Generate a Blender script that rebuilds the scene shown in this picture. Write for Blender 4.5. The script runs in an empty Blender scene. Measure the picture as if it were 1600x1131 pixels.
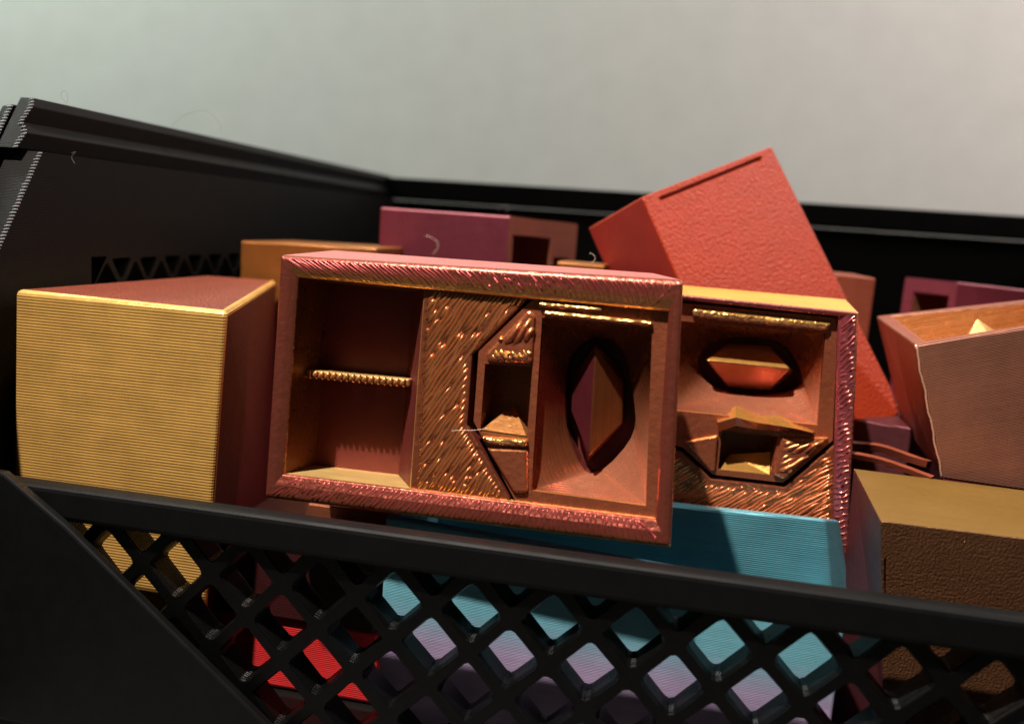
import bpy, bmesh, math, random
from mathutils import Vector, Matrix, Euler, noise
random.seed(7)
S = bpy.context.scene
COL = S.collection

# ------------------------------------------------------------------ camera
Z0 = 0.100                                   # camera height above the table, metres
FPX, CX, CY = 1319.0, 800.0, 565.5           # focal length and centre in photo pixels (1600 x 1131)
CR = Matrix(((0.9805, 0.0960, -0.1717), (0.1843, -0.1430, 0.9724), (0.0688, -0.9850, -0.1579)))
cr, cu, cb = Vector((.9805, .1843, .0688)), Vector((-.0960, .1430, .9850)), Vector((.1717, -.9724, .1579))
cr.normalize(); cb = (cb - cr * cb.dot(cr)).normalized(); cu = cb.cross(cr)
CR = Matrix((( cr.x, -cu.x, -cb.x), (cr.y, -cu.y, -cb.y), (cr.z, -cu.z, -cb.z)))
cam = bpy.data.cameras.new("camera"); camo = bpy.data.objects.new("camera", cam); COL.objects.link(camo)
camo.matrix_world = Matrix(((cr.x, cu.x, cb.x, 0), (cr.y, cu.y, cb.y, 0), (cr.z, cu.z, cb.z, Z0), (0, 0, 0, 1)))
cam.sensor_width = 36; cam.lens = FPX / 1600 * 36
cam.clip_start = 0.005; cam.clip_end = 20
cam.dof.use_dof = True; cam.dof.focus_distance = 0.157; cam.dof.aperture_fstop = 13
S.camera = camo

# ------------------------------------------------------------------ light
S.view_settings.view_transform = 'Standard'; S.view_settings.look = 'None'
S.view_settings.exposure = 0.0; S.view_settings.gamma = 1.0
W = bpy.data.worlds.new("World"); S.world = W; W.use_nodes = True
W.node_tree.nodes["Background"].inputs[0].default_value = (0.80, 1.0, 0.88, 1)
W.node_tree.nodes["Background"].inputs[1].default_value = 0.028

def lamp(name, kind, loc, target, power, color, size):
    l = bpy.data.lights.new(name, kind); o = bpy.data.objects.new(name, l); COL.objects.link(o)
    o.location = loc; o.rotation_euler = (Vector(target) - Vector(loc)).to_track_quat('-Z', 'Y').to_euler()
    l.energy = power; l.color = color
    if kind == 'AREA': l.shape = 'DISK'; l.size = size
    else: l.shadow_soft_size = size
    return o
KD = Vector((-0.25, -0.345, 0.92)).normalized()
KT = Vector((-0.02, 0.15, Z0 - 0.03))
KA = Vector((-0.045, 0.190, Z0 - 0.03))      # where the desk lamp points
key = lamp("key_lamp", 'SPOT', KT + KD * 0.80, KA, 62.0, (1.0, 0.89, 0.78), 0.011)
key.data.spot_size = math.radians(25); key.data.spot_blend = 0.75
lamp("wall_fill_cool", 'AREA', (-0.80, 0.30, 0.80), (-0.55, 0.72, 0.62), 7.8, (0.84, 1.0, 0.91), 0.35)  # added fill, source unseen: tints the left of the wall cool green
lamp("wall_fill_warm", 'AREA', (0.62, 0.26, 0.85), (0.45, 0.72, 0.66), 11.8, (1.0, 0.88, 0.83), 0.35)  # added warm fill, brightens the right of the wall; source unseen

# ------------------------------------------------------------------ where things stand
def ray(px, py): return CR @ Vector((px - CX, py - CY, FPX))
def at_y(px, py, y): d = ray(px, py); d *= y / d.y; d.z += Z0; return d
def at_x(px, py, x): d = ray(px, py); d *= x / d.x; d.z += Z0; return d
def at_z(px, py, z): d = ray(px, py); d *= z / d.z; d.z += Z0; return d

class Frame:
    """A thing's own axes: x along its front, y into its depth, z up its front."""
    def __init__(s, loc, rot=(0, 0, 0)):
        s.m = Matrix.Translation(loc) @ Euler([math.radians(a) for a in rot]).to_matrix().to_4x4(); s.i = s.m.inverted()
    def p(s, px, py, d=0.0):
        o = s.i @ Vector((0, 0, Z0)); e = s.i.to_3x3() @ ray(px, py)
        return o + e * ((d - o.y) / e.y)
    def w(s, v): return s.i @ v

# ------------------------------------------------------------------ materials
def mat(name):
    m = bpy.data.materials.new(name); m.use_nodes = True; nt = m.node_tree
    return m, nt, nt.nodes["Principled BSDF"]
def nd(nt, t, **k):
    n = nt.nodes.new(t)
    for a, b in k.items():
        if a.startswith('i_'): n.inputs[int(a[2:]) if a[2:].isdigit() else a[2:]].default_value = b
        else: setattr(n, a, b)
    return n
def math_(nt, op, a, b=None, c=None):
    n = nd(nt, 'ShaderNodeMath', operation=op)
    for i, v in enumerate((a, b, c)):
        if v is None: continue
        if isinstance(v, (int, float)): n.inputs[i].default_value = v
        else: nt.links.new(v, n.inputs[i])
    return n.outputs[0]
def coords(nt): return nd(nt, 'ShaderNodeTexCoord').outputs['Object']
def noise_(nt, co, scale, detail=3, rough=.55, stretch=None, rot=None):
    if stretch or rot:
        mp = nd(nt, 'ShaderNodeMapping'); nt.links.new(co, mp.inputs[0])
        if rot: mp.inputs['Rotation'].default_value = rot
        if stretch: mp.inputs['Scale'].default_value = stretch
        co = mp.outputs[0]
    n = nd(nt, 'ShaderNodeTexNoise'); nt.links.new(co, n.inputs['Vector'])
    n.inputs['Scale'].default_value = scale; n.inputs['Detail'].default_value = detail; n.inputs['Roughness'].default_value = rough
    return n.outputs['Fac']

def silk(name, a, b, toward=(0, 0, 1), axis='Z', pitch=.00042, line=.00007, grain=None, strokes=None, hair=None,
         metallic=.55, rough=.33, lo=-.5, hi=.6, grade=None, var=.25):
    """Two-colour silk filament: colour b where the strand turns 'toward', colour a elsewhere; ridged along the print axis."""
    m, nt, bs = mat(name); L = nt.links
    co = coords(nt); sep = nd(nt, 'ShaderNodeSeparateXYZ'); L.new(co, sep.inputs[0])
    wob = noise_(nt, co, 260, 2)
    ph = math_(nt, 'MULTIPLY_ADD', wob, .4, math_(nt, 'MULTIPLY', sep.outputs[axis], 2 * math.pi / pitch))
    lay = math_(nt, 'MULTIPLY', math_(nt, 'SINE', ph), line * .5)
    # each layer slightly different from the next
    cs = nd(nt, 'ShaderNodeCombineXYZ'); L.new(math_(nt, 'MULTIPLY', sep.outputs[axis], 1 / pitch), cs.inputs[2])
    L.new(math_(nt, 'MULTIPLY', sep.outputs['X' if axis != 'X' else 'Y'], 60), cs.inputs[0])
    layn = noise_(nt, cs.outputs[0], 0.9, 3, .6)
    h = math_(nt, 'MULTIPLY_ADD', layn, line * .8, lay)
    h = math_(nt, 'MULTIPLY_ADD', noise_(nt, co, 900, 3), line * .5, h)
    if grain: h = math_(nt, 'MULTIPLY_ADD', noise_(nt, co, grain[0], 2.5, .5), grain[1], h)
    if strokes:                                # (angle, pitch, depth)
        an, pt, dp = strokes
        u = math_(nt, 'ADD', math_(nt, 'MULTIPLY', sep.outputs['X'], math.cos(an)), math_(nt, 'MULTIPLY', sep.outputs['Z'], math.sin(an)))
        u = math_(nt, 'MULTIPLY_ADD', noise_(nt, co, 420, 2), pt * 1.1, u)
        sw = math_(nt, 'FRACT', math_(nt, 'DIVIDE', u, pt))
        h = math_(nt, 'MULTIPLY_ADD', math_(nt, 'POWER', sw, 1.6), dp, h)
    if hair:                                   # (angle, depth)
        hn = noise_(nt, co, 1, 4, .65, stretch=(1500, 200, 260), rot=(0, hair[0], 0))
        h = math_(nt, 'MULTIPLY_ADD', hn, hair[1], h)
    bp = nd(nt, 'ShaderNodeBump'); bp.inputs['Strength'].default_value = 1; bp.inputs['Distance'].default_value = 1.0
    L.new(h, bp.inputs['Height']); L.new(bp.outputs[0], bs.inputs['Normal'])
    vt = nd(nt, 'ShaderNodeVectorTransform', vector_type='NORMAL', convert_from='WORLD', convert_to='OBJECT'); L.new(bp.outputs[0], vt.inputs[0])
    dt = nd(nt, 'ShaderNodeVectorMath', operation='DOT_PRODUCT'); L.new(vt.outputs[0], dt.inputs[0]); dt.inputs[1].default_value = Vector(toward).normalized()
    f = nd(nt, 'ShaderNodeMapRange', interpolation_type='SMOOTHSTEP'); L.new(dt.outputs['Value'], f.inputs[0])
    f.inputs[1].default_value = lo; f.inputs[2].default_value = hi
    mx = nd(nt, 'ShaderNodeMix', data_type='RGBA'); L.new(f.outputs[0], mx.inputs[0])
    mx.inputs[6].default_value = (*a, 1); mx.inputs[7].default_value = (*b, 1)
    c = mx.outputs[2]
    if grade:                                  # colour changes along the filament: (z0, z1, colour)
        g = nd(nt, 'ShaderNodeMapRange', interpolation_type='SMOOTHSTEP'); L.new(sep.outputs['Z'], g.inputs[0])
        g.inputs[1].default_value = grade[0]; g.inputs[2].default_value = grade[1]
        m2 = nd(nt, 'ShaderNodeMix', data_type='RGBA'); L.new(g.outputs[0], m2.inputs[0]); L.new(c, m2.inputs[6]); m2.inputs[7].default_value = (*grade[2], 1)
        c = m2.outputs[2]
    hv = nd(nt, 'ShaderNodeHueSaturation'); L.new(c, hv.inputs['Color'])
    vv = math_(nt, 'MULTIPLY_ADD', noise_(nt, co, 130, 4), var * 2, 1 - var)
    L.new(math_(nt, 'MULTIPLY', vv, math_(nt, 'MULTIPLY_ADD', layn, .5, .75)), hv.inputs['Value'])
    L.new(hv.outputs[0], bs.inputs['Base Color'])
    bs.inputs['Metallic'].default_value = metallic
    L.new(math_(nt, 'MULTIPLY_ADD', noise_(nt, co, 700, 2), .22, rough - .11), bs.inputs['Roughness'])
    return m

GOLD, MAROON, PLUM, COPPER, BROWN, PINK = (.74, .37, .085), (.22, .025, .03), (.27, .045, .06), (.62, .22, .10), (.42, .14, .045), (.56, .14, .17)
m_gold = silk('gold_silk', (.92, .47, .105), (.96, .58, .17), line=.000045, pitch=.00056, metallic=.55, rough=.33, var=.32)
m_gold_side = silk('gold_silk_red_side', (.075, .005, .007), (.10, .009, .01), line=.00005, rough=.42, metallic=.15)
m_shade_maroon = silk('shade_maroon_silk', (.028, .003, .004), (.04, .004, .005), line=.00003, rough=.5, metallic=.05)
m_maroon_pei = silk('maroon_textured', (.085, .013, .011), (.26, .06, .03), toward=(-.5, -.5, .2), line=.00001, grain=(1700, .00045), rough=.46, metallic=.3)
m_frame = silk('plum_gold_silk_top', (.33, .08, .052), (.84, .41, .12), toward=(.3, 0, -1), axis='Y', line=.00001, grain=(1100, .00012), rough=.31, lo=.12, hi=.55, metallic=.75)
m_frame_pink = silk('pink_silk_outside', PINK, (.62, .20, .18), axis='Y', line=.00004, rough=.38, metallic=.45)
m_copper_in = silk('copper_silk_inside', (.24, .08, .03), (.62, .30, .09), toward=(0, -.2, 1), axis='Y', line=.00003, pitch=.0003, rough=.30, lo=.1, hi=1, metallic=.65)
m_shelf = silk('gold_rope_silk', (.40, .14, .05), (.84, .52, .18), toward=(-.5, 0, 1), axis='Y', line=.00002, rough=.26, metallic=.6, lo=-.2, hi=.6)
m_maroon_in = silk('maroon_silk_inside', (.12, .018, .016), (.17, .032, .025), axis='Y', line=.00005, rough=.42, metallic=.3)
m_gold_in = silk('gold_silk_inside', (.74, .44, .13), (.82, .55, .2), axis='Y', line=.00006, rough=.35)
m_hair = silk('copper_gold_infill', (.40, .11, .05), (.86, .46, .14), toward=(-.8, 0, -.5), axis='Y', line=.00001, grain=(900, .0002), rough=.3, lo=.12, hi=.7, metallic=.75)
m_insert = silk('plum_copper_silk', (.46, .115, .06), (.80, .34, .11), toward=(.1, 0, .9), axis='Y', line=.00002, pitch=.0003, grain=(800, .00012), rough=.27, lo=-.2, hi=.9, metallic=.7, var=.18)
m_funnel = silk('copper_plum_funnel', (.40, .12, .05), (.80, .29, .16), toward=(-.4, 0, .9), axis='Y', line=.000012, pitch=.00036, rough=.25, lo=0, hi=.8, metallic=.75, var=.18)
m_insert_rough = silk('rough_gold_silk', (.46, .13, .09), (.88, .48, .13), toward=(0, -.35, 1), axis='Y', line=.00002, grain=(800, .0006), rough=.24, lo=-.1, hi=.8, metallic=.75)
m_blade = silk('plum_brown_silk', (.15, .024, .032), (.22, .07, .022), toward=(1, 0, 0), axis='Y', line=.000012, pitch=.0003, metallic=.65, rough=.36, lo=-.4, hi=.4)
m_blade_gold = silk('gold_plum_silk', (.40, .11, .08), (.86, .44, .11), toward=(0, 0, 1), axis='Y', line=.000012, pitch=.0003, rough=.22, metallic=.75, lo=-.1, hi=.6)
m_red_pei = silk('red_textured', (.29, .028, .008), (.33, .036, .012), line=.00001, grain=(1250, .00030), rough=.42, metallic=.05, var=.12)
m_red_pei.node_tree.nodes['Principled BSDF'].inputs['Specular IOR Level'].default_value = .3
m_red = silk('red_silk', (.29, .02, .016), (.26, .024, .016), line=.00004, rough=.46, metallic=.03)
m_red_low = silk('bright_red_plastic', (.62, .02, .025), (.62, .03, .03), line=.00005, rough=.45, metallic=.05)
m_magenta = silk('magenta_silk', (.125, .016, .03), (.42, .11, .14), toward=(0, 0, 1), line=.00003, rough=.42, metallic=.3, lo=.2, hi=.8)
m_copper = silk('copper_silk', (.31, .125, .082), (.36, .15, .10), line=.000025, pitch=.0003, rough=.36)
m_copper_red = silk('copper_red_silk', (.27, .055, .030), (.31, .075, .038), line=.00004, rough=.4, metallic=.35)
m_orange = silk('orange_gold_silk', (.25, .08, .012), (.30, .105, .02), line=.00004, rough=.4)
m_orange_in = silk('orange_silk_inside', (.42, .14, .045), (.56, .25, .08), axis='Z', line=.00007, rough=.34)
m_olive = silk('olive_gold_silk', (.17, .09, .018), (.21, .115, .023), axis='Y', line=.00002, rough=.5, metallic=.35, var=.1)
m_olive_pei = silk('brown_sparkling_textured', (.085, .034, .018), (.24, .11, .05), toward=(-.6, -.4, .5), line=.00001, grain=(2700, .00026), rough=.24, metallic=.55, lo=.2, hi=.9)
m_teal = silk('teal_lilac_silk', (.17, .50, .62), (.22, .56, .69), line=.00003, rough=.38, metallic=.25, grade=(-.0150, -.025, (.47, .36, .58)), pitch=.0003)
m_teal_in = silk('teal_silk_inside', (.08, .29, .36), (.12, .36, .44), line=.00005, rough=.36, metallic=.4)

def black(name, base=(.0042, .0036, .0034), axis='Z', line=.00002, rough=.5, grain=.00002, pitch=.0003):
    m, nt, bs = mat(name); L = nt.links; co = coords(nt)
    sep = nd(nt, 'ShaderNodeSeparateXYZ'); L.new(co, sep.inputs[0])
    ph = math_(nt, 'MULTIPLY_ADD', noise_(nt, co, 300, 2), 1.2, math_(nt, 'MULTIPLY', sep.outputs[axis], 2 * math.pi / pitch))
    h = math_(nt, 'MULTIPLY', math_(nt, 'SINE', ph), line * .5)
    h = math_(nt, 'MULTIPLY_ADD', noise_(nt, co, 1500, 4, .7), grain, h)
    bp = nd(nt, 'ShaderNodeBump'); bp.inputs['Distance'].default_value = 1; L.new(h, bp.inputs['Height']); L.new(bp.outputs[0], bs.inputs['Normal'])
    hv = nd(nt, 'ShaderNodeHueSaturation'); hv.inputs['Color'].default_value = (*base, 1)
    L.new(math_(nt, 'MULTIPLY_ADD', noise_(nt, co, 400, 4), .9, .55), hv.inputs['Value']); L.new(hv.outputs[0], bs.inputs['Base Color'])
    L.new(math_(nt, 'MULTIPLY_ADD', noise_(nt, co, 150, 3), .2, rough - .1), bs.inputs['Roughness']); bs.inputs['Specular IOR Level'].default_value = .16
    return m
m_black = black('black_plastic')
m_black_front = black('black_plastic_front', base=(.0032, .0036, .004), axis='Y', line=.00001, grain=.00003, rough=.55)
m_black_rough = black('black_plastic_ridged', base=(.0022, .0023, .0024), axis='Y', line=.00014, grain=.00012, rough=.36, pitch=.0005)

def plain(name, c, rough, bump_scale=0, bump=0, scale2=0):
    m, nt, bs = mat(name); L = nt.links; co = coords(nt)
    hv = nd(nt, 'ShaderNodeHueSaturation'); hv.inputs['Color'].default_value = (*c, 1)
    L.new(math_(nt, 'MULTIPLY_ADD', noise_(nt, co, scale2 or 20, 5), .16, .92), hv.inputs['Value']); L.new(hv.outputs[0], bs.inputs['Base Color'])
    bs.inputs['Roughness'].default_value = rough
    if bump:
        bp = nd(nt, 'ShaderNodeBump'); bp.inputs['Distance'].default_value = 1
        L.new(math_(nt, 'MULTIPLY', noise_(nt, co, bump_scale, 4, .6), bump), bp.inputs['Height']); L.new(bp.outputs[0], bs.inputs['Normal'])
    return m
m_wall = plain('off_white_wall_paint', (.62, .60, .57), .8, 420, .0006, 40)
m_table = plain('table_top', (.10, .095, .09), .6, 200, .0003)
m_fibre = plain('grey_fibre', (.12, .11, .10), .6)
m_thread = plain('pale_filament_thread', (.75, .55, .42), .3)

# ------------------------------------------------------------------ mesh helpers
def mesh_obj(name, bm, mats, parent=None, frame=None, bevel=0, seg=2, smooth=False):
    bmesh.ops.recalc_face_normals(bm, faces=bm.faces)
    if bevel: 
        ed = [e for e in bm.edges if len(e.link_faces) == 2 and e.calc_face_angle(0) > .5 and e.is_convex]
        bmesh.ops.bevel(bm, geom=ed, offset=bevel, segments=seg, affect='EDGES', profile=.5, clamp_overlap=True)
    me = bpy.data.meshes.new(name); bm.to_mesh(me); bm.free()
    for m in (mats if isinstance(mats, (list, tuple)) else [mats]): me.materials.append(m)
    if smooth:
        for p in me.polygons: p.use_smooth = True
    o = bpy.data.objects.new(name, me); COL.objects.link(o)
    if parent: o.parent = parent
    elif frame: o.matrix_world = frame.m
    return o
def thing(name, frame, label, cat, group=None):
    o = bpy.data.objects.new(name, None); o.empty_display_size = .01; COL.objects.link(o); o.matrix_world = frame.m
    return tag(o, label, cat, group)
def tag(o, label, cat, group=None, kind=None):
    o['label'] = label; o['category'] = cat
    if group: o['group'] = group
    if kind: o['kind'] = kind
    return o
def poly(bm, pts, mi=0):
    f = bm.faces.new([bm.verts.new(p) for p in pts]); f.material_index = mi; return f
def weld(bm): bmesh.ops.remove_doubles(bm, verts=bm.verts, dist=2e-6); return bm
def hexa(f, b, mi=(0,) * 6):
    """f, b: front and back TL TR BR BL; mi: front back top right bottom left"""
    bm = bmesh.new()
    poly(bm, f, mi[0]); poly(bm, b[::-1], mi[1])
    for k, j in ((0, 2), (1, 3), (2, 4), (3, 5)):
        poly(bm, [f[k], b[k], b[(k + 1) % 4], f[(k + 1) % 4]], mi[j])
    return weld(bm)
def prism(front, back, cap_mi=0, side_mi=0, cap_back=True):
    bm = bmesh.new(); n = len(front)
    poly(bm, front, cap_mi)
    if cap_back: poly(bm, back[::-1], side_mi if isinstance(side_mi, int) else side_mi[0])
    for k in range(n):
        poly(bm, [front[k], back[k], back[(k + 1) % n], front[(k + 1) % n]], side_mi if isinstance(side_mi, int) else side_mi[k])
    return weld(bm)
def tube(bm, pts, r, n=5, mi=0):
    rings = []
    for i, p in enumerate(pts):
        t = (pts[min(i + 1, len(pts) - 1)] - pts[max(i - 1, 0)]).normalized()
        a = t.orthogonal().normalized(); b = t.cross(a)
        rr = r if isinstance(r, (int, float)) else r[i]
        rings.append([bm.verts.new(p + a * rr * math.cos(k * 2 * math.pi / n) + b * rr * math.sin(k * 2 * math.pi / n)) for k in range(n)])
    for i in range(len(rings) - 1):
        for k in range(n): bm.faces.new([rings[i][k], rings[i][(k + 1) % n], rings[i + 1][(k + 1) % n], rings[i + 1][k]]).material_index = mi
    bm.faces.new(rings[0][::-1]); bm.faces.new(rings[-1])
    return bm
def spline(pts, n=8):
    out = []
    P = [pts[0]] + list(pts) + [pts[-1]]
    for i in range(1, len(P) - 2):
        for k in range(n):
            t = k / n; a, b, c, d = P[i - 1], P[i], P[i + 1], P[i + 2]
            out.append(.5 * ((2 * b) + (c - a) * t + (2 * a - 5 * b + 4 * c - d) * t * t + (3 * b - a - 3 * c + d) * t ** 3))
    return out + [P[-2]]

# ------------------------------------------------------------------ the setting
FLOOR = 0.003
bm = bmesh.new(); poly(bm, [(-2, .72, -.01), (2, .72, -.01), (2, .72, 2.2), (-2, .72, 2.2)])
o = mesh_obj('wall', bm, m_wall); o['kind'] = 'structure'
bm = hexa([Vector(v) for v in ((-1.2, -.4, 0), (1.2, -.4, 0), (1.2, -.4, -.03), (-1.2, -.4, -.03))], [Vector(v) for v in ((-1.2, .718, 0), (1.2, .718, 0), (1.2, .718, -.03), (-1.2, .718, -.03))])
o = mesh_obj('table_top', bm, m_table); o['kind'] = 'structure'

# ------------------------------------------------------------------ the black basket
RIM0, RIM1 = .128, .132                     # front rim, front and back face
XL = -.1246                                 # inner face of the left wall
YR = .3735                                  # inner face of the rear wall
XR = .150
TOP, LIP = Z0 + .0181, Z0 + .0082
BF = Frame((0, 0, 0))
basket = thing('storage_basket', Frame((0, .13, 0)), 'black printed basket with diamond lattice front holding all the coloured boxes', 'basket')
bi = Matrix.Translation((0, -.13, 0))
def bpart(name, bm, m, bevel=0, parent=None, seg=2):
    bmesh.ops.transform(bm, matrix=bi, verts=bm.verts)
    return mesh_obj(name, bm, m, parent or basket, bevel=bevel, seg=seg)
def box(x0, x1, y0, y1, z0, z1):
    V = Vector
    return hexa([V((x0, y0, z1)), V((x1, y0, z1)), V((x1, y0, z0)), V((x0, y0, z0))], [V((x0, y1, z1)), V((x1, y1, z1)), V((x1, y1, z0)), V((x0, y1, z0))])

def lattice(origin, ux, uz, un, cells, halves, thick, pw, ph, hole=.79, cut=.14):
    """diamond cells that tile a panel; origin + ux*u + uz*v; un points into the panel. cells: centres, halves: top-row triangles"""
    bm = bmesh.new()
    def P(u, v, d): return origin + ux * u + uz * v + un * d
    def ring(outer, inner, bev):
        n = len(outer); m = len(inner) // n
        back = [P(*p, thick) for p in inner]
        inn = [P(*p, bev) for p in inner]
        cxu = sum(p[0] for p in inner) / len(inner); cxv = sum(p[1] for p in inner) / len(inner)
        fr = [P(p[0] + (p[0] - cxu) * .09, p[1] + (p[1] - cxv) * .09, 0) for p in inner]
        of = [P(*p, 0) for p in outer]; ob = [P(*p, thick) for p in outer]
        N = len(inner)
        for k in range(n):
            a, b = inner[(k * m)], None
            i0 = k * m; i1 = k * m + m - 1; j = (k + 1) % n; i2 = (j * m) % N
            # corner fan at outer[k], then the strip towards outer[j]
            for q in range(m - 1):
                poly(bm, [of[k], fr[i0 + q], fr[i0 + q + 1]]); poly(bm, [ob[k], back[i0 + q + 1], back[i0 + q]])
            poly(bm, [of[k], fr[i1], fr[i2], of[j]]); poly(bm, [ob[k], ob[j], back[i2], back[i1]])
        for q in range(N):
            r = (q + 1) % N
            poly(bm, [fr[q], inn[q], inn[r], fr[r]]); poly(bm, [inn[q], back[q], back[r], inn[r]])
    def rounded(pts, c):
        out = []; n = len(pts)
        for k in range(n):
            p, a, b = pts[k], pts[k - 1], pts[(k + 1) % n]
            e = (p[0] + (a[0] - p[0]) * c, p[1] + (a[1] - p[1]) * c); g = (p[0] + (b[0] - p[0]) * c, p[1] + (b[1] - p[1]) * c)
            mid = (.5 * (e[0] + g[0]) * .55 + p[0] * .45, .5 * (e[1] + g[1]) * .55 + p[1] * .45)
            out += [e, mid, g]
        return out
    def jig(pts, s=.00012): return [(a + random.uniform(-s, s), b + random.uniform(-s, s)) for a, b in pts]
    for (u, v) in cells:
        o_ = [(u, v + ph / 2), (u + pw / 2, v), (u, v - ph / 2), (u - pw / 2, v)]
        i_ = [(u + (a - u) * hole, v + (b - v) * hole) for a, b in o_]
        ring(o_, jig(rounded(i_, cut)), .0009)
    for (u, v) in halves:                      # v is the top edge; triangle pointing down
        o_ = [(u + pw / 2, v), (u, v - ph / 2), (u - pw / 2, v)]
        b_ = pw / 2 * (1 - hole) * 1.55
        i_ = [(u + pw / 2 - b_, v - .0006), (u, v - ph / 2 * hole), (u - pw / 2 + b_, v - .0006)]
        ring(o_, jig(rounded(i_, .16)), .0004)
    return weld(bm)

PW, PH = .0135, .0142
V3 = Vector
LY = .1296
bx0 = -.0134 * LY / .130
cells = []; halves = []
zrow = Z0 - .0640
for r in range(0, 5):
    for k in range(-8, 9):
        u = bx0 + (k + .5 * (r % 2)) * PW
        if -.113 < u < .102: cells.append((u, zrow - r * PH / 2))
for k in range(-8, 9):
    u = bx0 + (k + .5) * PW
    if -.113 < u < .102: halves.append((u, zrow + PH * .5 - .0001))
# the half-height row between rim and first full row
bm = lattice(V3((0, LY, 0)), V3((1, 0, 0)), V3((0, 0, 1)), V3((0, 1, 0)), cells, [], .0050, PW, PH, hole=.745)
bm2 = lattice(V3((0, LY, 0)), V3((1, 0, 0)), V3((0, 0, 1)), V3((0, 1, 0)), [], [(u, zrow + PH * .5) for u, v in halves], .0050, PW, PH, hole=.745)
tmp = bpy.data.meshes.new('t'); bm2.to_mesh(tmp); bm2.free(); bm.from_mesh(tmp); bpy.data.meshes.remove(tmp)
bpart('front_lattice', weld(bm), m_black_rough)
bpart('front_rim', box(XL - .001, XR, RIM0, RIM1, Z0 - .0577, Z0 - .0513), m_black_front, bevel=.0011, seg=3)
# solid cheek that covers the lattice below the diagonal at the left corner
c0, c1, c2 = at_y(8, 737, .1265), at_y(105, 820, .1265), at_y(420, 1131, .1265)
dn = (c2 - c1); e = c1 + dn * ((c1.z - FLOOR) / (c1.z - c2.z))
ch = [V3((XL - .004, .1262, c0.z + .0006)), c0, c1, e, V3((XL - .004, .1262, e.z))]
ch = [V3((p.x, .1258, p.z)) for p in ch]
bpart('corner_gusset', prism(ch, [V3((p.x, .1277, p.z)) for p in ch]), m_black_front, bevel=.0005)
# left wall: slanting front end, lip along the top
def ywall(z): return .1521 - (LIP - z) * .61  # front edge of the side wall
TH = .0075
zt = Z0 - .0129
def wallpoly(y0f, y1, z0, z1, xa, xb):
    f = [V3((xa, y0f(z1), z1)), V3((xb, y0f(z1), z1)), V3((xb, y0f(z0), z0)), V3((xa, y0f(z0), z0))]
    b = [V3((xa, y1, z1)), V3((xb, y1, z1)), V3((xb, y1, z0)), V3((xa, y1, z0))]
    return hexa(f, b)
bpart('side_wall', wallpoly(ywall, YR + TH, zt, LIP, XL - TH, XL), m_black)
bpart('side_wall', wallpoly(ywall, .1665, FLOOR, zt, XL - TH, XL), m_black)
zs = zt
cw = []; hv = []
for r in range(0, 4):
    for k in range(0, 16):
        y = 0.1718 + (k + .5 * (r % 2)) * .0104
        cw.append((y, zs - PH / 2 - r * PH / 2))
for k in range(0, 16): hv.append((0.1718 + (k + .5) * .0104, zs))
bm = lattice(V3((XL, 0, 0)), V3((0, 1, 0)), V3((0, 0, 1)), V3((-1, 0, 0)), cw, hv, .0036, .0104, PH, hole=.8)
bpart('side_lattice', bm, m_black)
# stacking lip: a stepped section, set outward from the wall below and cut on the slant at the front
XT = XL - .0052
px_lip = [(52, 153), (52, 168), (35, 191), (45, 209), (28, 233)]
t0_ = at_x(52, 153, XT)
sec = []
for (px, py) in px_lip:
    zz = at_x(px, py, XT).z; base = 52 - .44 * (py - 153)
    sec.append((XT + (px - base) * .00011, zz))
yl = lambda z: t0_.y - (t0_.z - z) * .61
f = [V3((x, yl(z), z)) for x, z in sec] + [V3((XT - .0030, yl(LIP), LIP + .0003)), V3((XT - .0030, yl(sec[0][1]), sec[0][1]))]
bpart('side_lip', prism(f, [V3((v.x, YR + TH, v.z)) for v in f]), m_black, bevel=.0002)
xo = XT - .0040
f = [V3((xo, t0_.y - .001, TOP - .0006)), V3((xo - .0024, t0_.y - .001, TOP - .0010)), V3((xo - .0024, yl(LIP - .04) , LIP - .04)), V3((xo, yl(LIP - .04), LIP - .04))]
bpart('outer_flange', prism(f, [V3((v.x, YR, v.z)) for v in f]), m_black, bevel=.0003)
# layer ends along the cut edges: one short bead for each printed layer, its glint painted in as pale grey
m_bead = black('pale_glint_layer_ends', base=(.26, .27, .28), line=.000005, grain=.00001, rough=.3)
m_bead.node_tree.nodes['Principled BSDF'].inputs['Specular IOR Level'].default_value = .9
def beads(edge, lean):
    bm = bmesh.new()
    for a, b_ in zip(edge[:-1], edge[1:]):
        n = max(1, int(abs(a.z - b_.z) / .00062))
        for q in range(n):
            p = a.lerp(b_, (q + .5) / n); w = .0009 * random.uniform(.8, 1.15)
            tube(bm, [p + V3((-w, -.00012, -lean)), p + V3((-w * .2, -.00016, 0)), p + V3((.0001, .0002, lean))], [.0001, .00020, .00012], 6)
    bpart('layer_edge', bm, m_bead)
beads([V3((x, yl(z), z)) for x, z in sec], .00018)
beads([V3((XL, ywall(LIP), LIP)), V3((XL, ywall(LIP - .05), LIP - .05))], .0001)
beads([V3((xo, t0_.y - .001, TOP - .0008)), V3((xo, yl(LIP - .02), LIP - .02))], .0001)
# rear wall, right wall, floor
bpart('rear_wall', box(XL, XR, YR, YR + .004, FLOOR + .0005, LIP), m_black, bevel=.0004)
bpart('rear_lip', box(XL - .0075, XR, YR - .0012, YR + .0055, LIP + .0003, TOP), m_black, bevel=.0006)
bpart('right_wall', box(XR, XR + .004, .13, YR + .004, FLOOR + .0005, LIP), m_black, bevel=.0004)
bpart('floor_panel', box(XL - .003, XR + .003, .1265, YR + .003, .0006, FLOOR), m_black)

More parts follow.
